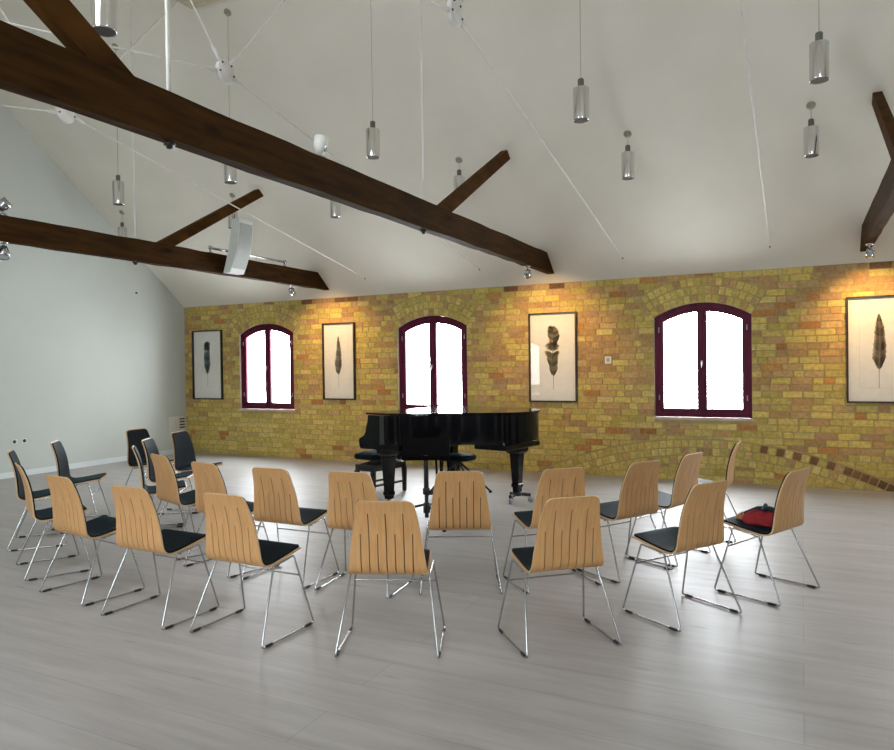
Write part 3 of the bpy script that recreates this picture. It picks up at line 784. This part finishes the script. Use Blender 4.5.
def make_chair():
    t = empty('stacking_chair', (0,0,0), 0, 'x', 'chair', 'plywood chairs set in arcs around the piano')
    mb = MB(); shell_sheet(mb, -.005, .005, 0, True, mats=(0,1)); mb.build('plywood_shell', [ply_m, ply_edge], t)
    mb = MB(); shell_sheet(mb, .0055, .017, .009, False, .012, PT-.014); mb.build('upholstered_pad', pad_m, t)
    for sd in (-1, 1):
        pth = [(sd*.218,.17,.411),(sd*.275,0,.0085),(sd*.275,.455,.0085),(sd*.222,.345,.434)]
        mb = MB(); mb.tube(fillet(pth, .012, 4, True), .0056, 8, True); fr = mb.build('side_frame', chrome_m, t)
        for a, b in ((.03,.082),(.373,.425)):
            g = MB(); g.tube([(sd*.275,a,.0085),(sd*.275,b,.0085)], .0085, 8); g.build('floor_glide', rubber_m, fr)
    mb = MB(); mb.tube([(-.234,.375,.31),(.234,.375,.31)], .005, 8); mb.build('cross_bar', chrome_m, t)
    mb = MB(); mb.tube([(-.222,.20,.408),(.222,.20,.408)], .006, 8); mb.box((-.10,.185,.404),(.10,.215,.417)); mb.build('seat_rail', chrome_m, t)
    return t
CH = [  # x, y of the rear feet's midpoint, facing angle (degrees from +x), label
 (-7.20, 6.05, 4, 'chair with black upholstered front facing the room, nearest the left wall at the back'),
 (-6.80, 4.72, 42, 'black upholstered chair standing apart before the white wall, seat pointing right'),
 (-6.385, 4.00, 51, 'black fronted chair at the left edge, behind the leftmost wooden back'),
 (-5.42, 3.46, 63, 'leftmost chair with its wooden back showing, seen narrow from the side'),
 (-4.53, 3.165, 82, 'outer arc chair with slotted wooden back, second wooden back from the left'),
 (-3.70, 3.05, 88.5, 'outer arc chair with slotted wooden back, third wooden back from the left'),
 (-2.955, 3.075, 89, 'large near chair with slotted wooden back, just left of the centre front chair'),
 (-1.99, 3.245, 112.5, 'centre front chair with slotted wooden back seen square on, nearest the camera'),
 (-1.10, 3.74, 132, 'near chair with slotted wooden back just right of the centre front chair'),
 (-.50, 4.50, 148, 'near chair on the right, just left of the chair with the red bag'),
 (-.025, 5.225, 155.5, 'rightmost chair, with the red bag lying on its seat'),
 (-6.42, 5.98, 14, 'black fronted chair beside the left corner of the brick wall, below the wall vent'),
 (-6.08, 5.24, 32, 'black fronted chair with a bright top edge in the left inner arc, facing right'),
 (-5.57, 4.65, 49, 'chair seen edge on in the left inner arc, thin bright edge and black front'),
 (-4.84, 4.29, 72, 'inner arc chair with wooden back, leftmost wooden back of the inner arc'),
 (-4.09, 4.05, 80, 'inner arc chair with wooden back partly hidden by the large near chair left of centre'),
 (-3.415, 4.015, 91, 'inner arc chair with slotted wooden back standing clear left of the piano bench'),
 (-2.76, 4.06, 96.5, 'inner arc chair with wooden back below the keyboard end of the piano'),
 (-2.075, 4.36, 117, 'inner arc chair with slotted wooden back, before the middle of the piano'),
 (-1.46, 4.745, 134, 'inner arc chair with wooden back partly behind the near chair right of centre'),
 (-1.03, 5.275, 149, 'inner arc chair right of the piano, wooden back below the brick relieving arch'),
 (-.775, 5.885, 161, 'inner arc chair with teal lit seat, second from the far right end'),
 (-.52, 6.87, 178, 'farthest right chair seen almost edge on against the brick wall'),
]
cbase = make_chair(); ck = kids_of(C.objects)
for i, (x, y, a, lab) in enumerate(CH):
    o = cbase if i == 0 else copy_tree(cbase, ck)
    sh = -.018 if -x/y > .62 else (.014 if -x/y < .2 else -.006); o.location = (x*.989+sh*.8955, y*.989+sh*.4449, 0); o.rotation_euler = (0, 0, math.radians(a-90)); o['label'] = lab

# ------------------------------------------------------------------ red bag on the rightmost chair
A = math.radians(155.5-90)
bg = empty('cloth_bag', (-.025+math.cos(A+PI/2)*.235, 5.225+math.sin(A+PI/2)*.235, .449), A, 'red cloth bag with a dark strap lying on the seat of the rightmost chair', 'bag')
def lump(nx, ny, sx, sy, h, seed, cx=0, cy=0):
    r = random.Random(seed); mb = MB(); vs = []; n1, n2 = nx, ny
    ph = [r.uniform(0, 6) for _ in range(8)]
    for i in range(n1+1):
        v = i/n1
        for j in range(n2):
            w = 2*PI*j/n2
            rad = math.sin(v*PI/2)**.8 * (1 + .10*math.sin(3*w+ph[0]) + .06*math.sin(5*w+ph[1]))
            zz = h*math.cos(v*PI/2)**.9 * (1 + .18*math.sin(2*w+ph[2])*v) + .012*math.sin(6*w+ph[3])*math.sin(v*PI)
            vs.append((cx + sx*rad*math.cos(w), cy + sy*rad*math.sin(w), max(.003, zz)))
    fs = []
    for i in range(n1):
        for j in range(n2): fs.append((i*n2+j, (i+1)*n2+j, (i+1)*n2+(j+1) % n2, i*n2+(j+1) % n2))
    fs.append([n1*n2+j for j in range(n2)][::-1])
    mb.add(vs, fs, 0, None, True); return mb
lump(9, 30, .165, .13, .082, 4, .0, -.01).build('bag_body', red_m, bg)
lump(6, 20, .10, .045, .055, 8, -.03, .12).build('leather_purse', tan_m, bg)
st = MB(); st.tube(fillet([(.02,-.13,.05),(.0,-.05,.10),(-.02,.03,.092),(-.06,.10,.05),(-.09,.13,.012)], .05), .017, 8); st.tube(fillet([(-.05,-.02,.085),(.03,.0,.115),(.07,.03,.08),(.12,.06,.03)], .03), .015, 8); st.build('strap', navy_m, bg)
st = MB(); st.tube(fillet([(.04,-.12,.06),(.02,-.16,.14),(.0,-.145,.21)], .03), .016, 8); st.build('handle', red_m, bg)

# ------------------------------------------------------------------ grand piano
PT0 = Vector((-4.50, 6.82, 0)); PA = math.radians(-12)
P = empty('grand_piano', PT0, PA, 'black lacquered grand piano with closed lid standing before the brick wall', 'piano')
near = bezpts([(.42,0),(.62,.045),(.85,.20),(1.12,.42),(1.38,.56),(1.60,.70),(1.72,.86),(1.755,1.04),(1.72,1.22),(1.60,1.37),(1.40,1.45)], 5)
near = [(a if a < .42 else .42+(a-.42)*.915, k) for a, k in near]
def outline(a0, grow=0.0):
    pts = [(a0, 0-grow)] + list(near) + [(a0, 1.45+grow)]
    if grow:
        out = []
        for i, (a, k) in enumerate(near):
            a_, b_ = near[max(0,i-1)], near[min(len(near)-1,i+1)]
            dx, dy = b_[0]-a_[0], b_[1]-a_[1]; l = math.hypot(dx, dy); out.append((a + dy/l*grow, k - dx/l*grow))
        pts = [(a0, -grow)] + out + [(a0, 1.45+grow)]
    return pts
ext = lambda z0, z1: (lambda u, v, q: (u, v, z0+(z1-z0)*q))
mb = MB(); mb.prism(outline(.28), ext(.685, 1.005), True); mb.build('case', black_m, P)
mb = MB(); mb.prism(outline(.30, .006), ext(.683, .70), True); mb.build('case_moulding', black_m, P)
mb = MB(); mb.prism(outline(.50, .018), ext(1.012, 1.033), True); mb.build('lid', black_m, P)
mb = MB(); mb.box((.105,-.018,1.012),(.497,1.468,1.033), bev=.004); mb.build('front_lid', black_m, P)
ck_ = bezpts([(-.02,.65),(-.025,.70),(-.015,.735),(.02,.752),(.058,.775),(.082,.82),(.095,.88),(.115,.94),(.12,1.005)], 4)
cheek = [(.30,.62),(.0,.62)] + ck_ + [(.30,1.005)]
for k0 in (0, 1.395):
    mb = MB(); mb.prism(cheek, lambda u, v, q: (u, k0+.055*q, v)); mb.build('cheek', black_m, P)
mb = MB(); mb.box((.0,.055,.62),(.58,1.395,.70), bev=.005); mb.box((.28,0,.62),(.58,.06,.69), bev=.005); mb.box((.28,1.39,.62),(.58,1.45,.69), bev=.005); mb.build('keybed', black_m, P)
mb = MB(); mb.prism([(.02,.70),(.26,.70),(.29,1.005),(.25,1.005),(.20,.80),(.02,.745)], lambda u, v, q: (u, .056+1.338*q, v)); mb.build('fallboard', black_m, P)
mb = MB(); mb.box((1.16,.60,.625),(1.58,1.30,.685), bev=.006); mb.build('tail_block', black_m, P)
def piano_leg(a, k, zt, truck=False):
    mb = MB(); M = Matrix.Translation((a, k, 0))
    def sq(z, w): return [(-w,-w,z),(w,-w,z),(w,w,z),(-w,w,z)]
    lv = [(zt,.115),(zt-.05,.112),(zt-.075,.085),(zt-.085,.070),(.30,.054),(.215,.050),(.205,.058),(.175,.058),(.165,.046),(.12,.044)] if truck else [(zt,.115),(zt-.05,.112),(zt-.075,.085),(zt-.085,.070),(.22,.052),(.145,.048),(.135,.056),(.105,.056),(.095,.045),(.06,.043)]
    vs = []
    for z, w in [(z_, w_*.84) for z_, w_ in lv]: vs += [M @ Vector(p) for p in sq(z, w)]
    fs = [(0,1,2,3)[::-1]]
    for i in range(len(lv)-1):
        for j in range(4): fs.append((4*i+j, 4*i+(j+1) % 4, 4*i+4+(j+1) % 4, 4*i+4+j))
    n = 4*(len(lv)-1); fs.append((n,n+1,n+2,n+3)); mb.add(vs, fs)
    lg = mb.build('leg', black_m, P)
    if not truck:
        wl = MB(); wl.box((a-.02,k-.02,.03),(a+.02,k+.02,.062)); wl.lathe([(0,-.014),(.022,-.014),(.028,-.008),(.028,.008),(.022,.014),(0,.014)], 16, M @ Matrix.Translation((.012,0,.0285)) @ Matrix.Rotation(PI/2, 4, 'Y')); wl.build('caster_wheel', brass_m, lg); return
    d = MB(); d.lathe([(.05,.075),(.055,.12),(0,.121)], 16, M)
    for q in range(3):
        w = 2*PI*q/3 + .55
        d.tube([M @ Vector((.03*math.cos(w),.03*math.sin(w),.095)), M @ Vector((.15*math.cos(w),.15*math.sin(w),.082))], .02, 8)
    d.build('dolly_frame', blk_satin, lg)
    for q in range(3):
        w = 2*PI*q/3 + .55
        wl = MB(); wl.lathe([(0,-.014),(.026,-.014),(.033,-.008),(.033,.008),(.026,.014),(0,.014)], 16, M @ Matrix.Translation((.15*math.cos(w),.15*math.sin(w),.034)) @ Matrix.Rotation(w+PI/2+.4, 4, 'Z') @ Matrix.Rotation(PI/2, 4, 'Y')); wl.build('caster_wheel', steel_m, lg)
piano_leg(.31, .13, .62); piano_leg(.26, 1.35, .62); piano_leg(1.44, 1.03, .63, True)
mb = MB()
for s in (-.035, .035): mb.tube([(.56,.70+s*1.3,.62),(.58,.70+s,.11)], .014, 8)
mb.box((.50,.60,.05),(.66,.80,.11), bev=.01); mb.tube([(.60,.70,.11),(.66,.70,.69)], .01, 8); ly = mb.build('pedal_lyre', black_m, P)
for k in (-.06, 0, .06):
    mb = MB(); mb.box((.40,.70+k-.012,.055),(.51,.70+k+.012,.067), bev=.003); mb.build('pedal', brass_m, ly)

# bench pushed under the keyboard
bn = empty('piano_bench', (-4.63, 7.46, 0), PA, 'black adjustable piano bench with tufted seat pushed under the keyboard end', 'bench')
mb = MB(); nx, ny = 8, 14; vs = []
hx, hy = .155, .30
for i in range(nx+1):
    for j in range(ny+1):
        u, v = i/nx, j/ny; e = min(u, 1-u)*nx; g = min(v, 1-v)*ny
        z = .50 + .03*min(1, e/1.2)*min(1, g/1.2) - .010*(abs(math.sin(u*PI*3))*abs(math.sin(v*PI*5)))
        vs.append((-hx+2*hx*u, -hy+2*hy*v, z))
fs = [(i*(ny+1)+j, (i+1)*(ny+1)+j, (i+1)*(ny+1)+j+1, i*(ny+1)+j+1) for i in range(nx) for j in range(ny)]
mb.add(vs, fs, 0, None, True); mb.bevbox((-hx-.008,-hy-.008,.435),(hx+.008,hy+.008,.504), .02); mb.build('seat_cushion', pad_m, bn)
mb = MB()
for x in (-.10, .10):
    mb.tube([(x,-.2,.37),(x,.2,.43)], .01, 6); mb.tube([(x,.2,.37),(x,-.2,.43)], .01, 6)
mb.tube([(0,-.26,.40),(0,.33,.40)], .008, 6); mb.lathe([(.03,0),(.034,.02),(.03,.04),(0,.042)], 14, Matrix.Translation((0,.31,.40)) @ Matrix.Rotation(-PI/2, 4, 'X')); mb.build('lift_mechanism', blk_satin, bn)
mb = MB(); mb.box((-.15,-.29,.30),(.15,-.265,.372)); mb.box((-.15,.265,.30),(.15,.29,.372)); mb.box((-.15,-.265,.30),(-.125,.265,.372)); mb.box((.125,-.265,.30),(.15,.265,.372)); mb.build('seat_frame', blk_satin, bn)
for sx in (-1, 1):
    for sy in (-1, 1):
        mb = MB(); w = .021
        vs = [(sx*.135+p*w*q_, sy*.275+r_*w*q_, z) for z, q_ in ((.30,1.15),(0,.85)) for p, r_ in ((-1,-1),(1,-1),(1,1),(-1,1))]
        mb.add(vs, [(3,2,1,0),(4,5,6,7)] + [(j,(j+1) % 4,4+(j+1) % 4,4+j) for j in range(4)]); mb.build('leg', blk_satin, bn)
for sx in (-1, 1):
    mb = MB(); mb.box((sx*.135-.009,-.26,.115),(sx*.135+.009,.26,.14)); mb.build('stretcher', blk_satin, bn)

# round stool behind the piano
so = empty('round_stool', (-3.78, 7.86, 0), 0, 'black round stool with splayed legs seen under the piano', 'stool')
mb = MB(); mb.lathe([(0,.395),(.19,.395),(.225,.402),(.235,.425),(.225,.448),(.18,.46),(0,.462)], 28); mb.build('seat', pad_m, so)
mb = MB(); mb.lathe([(.028,.20),(.028,.36),(.06,.375),(.06,.394),(0,.3945)], 14); mb.build('column', blk_satin, so)
for q in range(5):
    w = 2*PI*q/5 + .3
    mb = MB(); mb.tube([(.02*math.cos(w),.02*math.sin(w),.375),(.40*math.cos(w),.40*math.sin(w),.016)], [.014,.012], 8); lg = mb.build('leg', blk_satin, so)
    mb = MB(); mb.lathe([(0,0),(.02,0),(.02,.02),(0,.03)], 10, Matrix.Translation((.40*math.cos(w),.40*math.sin(w),0))); mb.build('rubber_foot', rubber_m, lg)

# music stand in front of the piano
ms = empty('music_stand', (-3.31, 6.17, 0), 0, 'black orchestral music stand with tripod base in front of the piano', 'music stand')
mb = MB(); mb.tube([(0,0,.06),(0,0,.36)], .02, 12); mb.build('lower_tube', blk_satin, ms)
mb = MB(); mb.tube([(0,0,.34),(0,0,.67)], .024, 12); mb.build('upper_tube', blk_satin, ms)
mb = MB(); mb.lathe([(.02,.28),(.036,.29),(.036,.345),(.022,.355)], 14); mb.tube([(.03,0,.315),(.075,-.02,.315)], [.012,.016], 8); mb.build('clamp_collar', blk_satin, ms)
mb = MB(); mb.lathe([(.02,.10),(.034,.11),(.034,.20),(.02,.21)], 14); mb.build('hub', blk_satin, ms)
for w in (-38, 82, 202):
    w = math.radians(w); c, s = math.cos(w), math.sin(w)
    mb = MB(); mb.tube(fillet([(.03*c,.03*s,.185),(.18*c,.18*s,.15),(.40*c,.40*s,.015)], .08), .012, 8); lg = mb.build('leg', blk_satin, ms)
    mb = MB(); mb.lathe([(0,0),(.018,.001),(.018,.02),(.012,.03),(0,.032)], 10, Matrix.Translation((.40*c,.40*s,0))); mb.build('rubber_foot', rubber_m, lg)
Md = Matrix.Translation((0,0,.665)) @ Matrix.Rotation(math.radians(26), 4, 'Z') @ Matrix.Rotation(math.radians(-50), 4, 'X')
mb = MB(); mb.box((-.235,-.004,-.05),(.235,.004,.25), M=Md, bev=.003); mb.build('desk', desk_m, ms)
mb = MB(); mb.box((-.235,-.055,-.056),(.235,.004,-.048), M=Md); mb.build('ledge', desk_m, ms)

# ------------------------------------------------------------------ light
wd = bpy.data.worlds.new('daylight'); bpy.context.scene.world = wd; wd.use_nodes = True
bgn = wd.node_tree.nodes["Background"]; bgn.inputs[0].default_value = (.90,.955,1.0,1)
def sky_nodes():
    nt = wd.node_tree; tc = nt.nodes.new("ShaderNodeTexCoord"); sx = nt.nodes.new("ShaderNodeSeparateXYZ"); mr = nt.nodes.new("ShaderNodeMapRange")
    nt.links.new(tc.outputs["Generated"], sx.inputs[0]); nt.links.new(sx.outputs["Y"], mr.inputs[0])
    mr.inputs[1].default_value = -.3; mr.inputs[2].default_value = .8; mr.inputs[3].default_value = SKY0; mr.inputs[4].default_value = SKY1
    nt.links.new(mr.outputs[0], bgn.inputs[1])
SKY0, SKY1 = 17.0, 44.0
sky_nodes()
def portal(loc, rot, sx, sy):
    l = bpy.data.lights.new('daylight_portal', 'AREA'); l.shape = 'RECTANGLE'; l.size = sx; l.size_y = sy
    o = bpy.data.objects.new('daylight_portal', l); C.objects.link(o); o.location = loc; o.rotation_euler = rot
    l.cycles.is_portal = True
for cx in WINS: portal((cx, D+REV+.01, 1.57), (-PI/2,0,0), 1.22, 1.54)
for cx in REAR: portal((cx, YB-REV-.01, 1.57), (PI/2,0,0), 1.22, 1.54)
for cx in ADDED_ROOFW:
    yc = (RY0+RY1)/2; portal((cx, yc-.05*S, cz_(yc)+.08), (math.atan(S),0,0), 2*RW, math.hypot(RY1-RY0, S*(RY1-RY0)))
for x, y, tx in ((X2-.05, 8.80, -6.9), (X1-.05, 8.75, -3.2), (X3-.05, 9.08, .80)):
    l = bpy.data.lights.new('halogen_spot', 'SPOT'); l.energy = 84; l.color = (1,.60,.24); l.spot_size = math.radians(105); l.spot_blend = .9; l.shadow_soft_size = .03
    o = bpy.data.objects.new('halogen_spot', l); C.objects.link(o); o.location = (x, y, 2.66)
    d = Vector((tx, D, 1.85)) - o.location; o.rotation_euler = d.to_track_quat('-Z', 'Y').to_euler()

# ------------------------------------------------------------------ camera
cd = bpy.data.cameras.new('camera'); cam = bpy.data.objects.new('camera', cd); C.objects.link(cam)
fw = Vector((-.4451,.8954,-.0133)); rt = Vector((.8955,.4449,-.0135)); up = rt.cross(fw).normalized(); rt = fw.cross(up).normalized(); fw.normalize()
cam.matrix_world = Matrix(((rt.x,up.x,-fw.x,0),(rt.y,up.y,-fw.y,0),(rt.z,up.z,-fw.z,1.55),(0,0,0,1)))
cd.sensor_width = 36; cd.sensor_fit = 'HORIZONTAL'; cd.lens = 28.736; cd.clip_start = .05
sc = bpy.context.scene; sc.camera = cam
sc.view_settings.view_transform = 'Standard'; sc.view_settings.look = 'None'; sc.view_settings.gamma = 1; sc.view_settings.exposure = -.08
sc.cycles.max_bounces = 8; sc.cycles.transparent_max_bounces = 12; sc.cycles.diffuse_bounces = 5
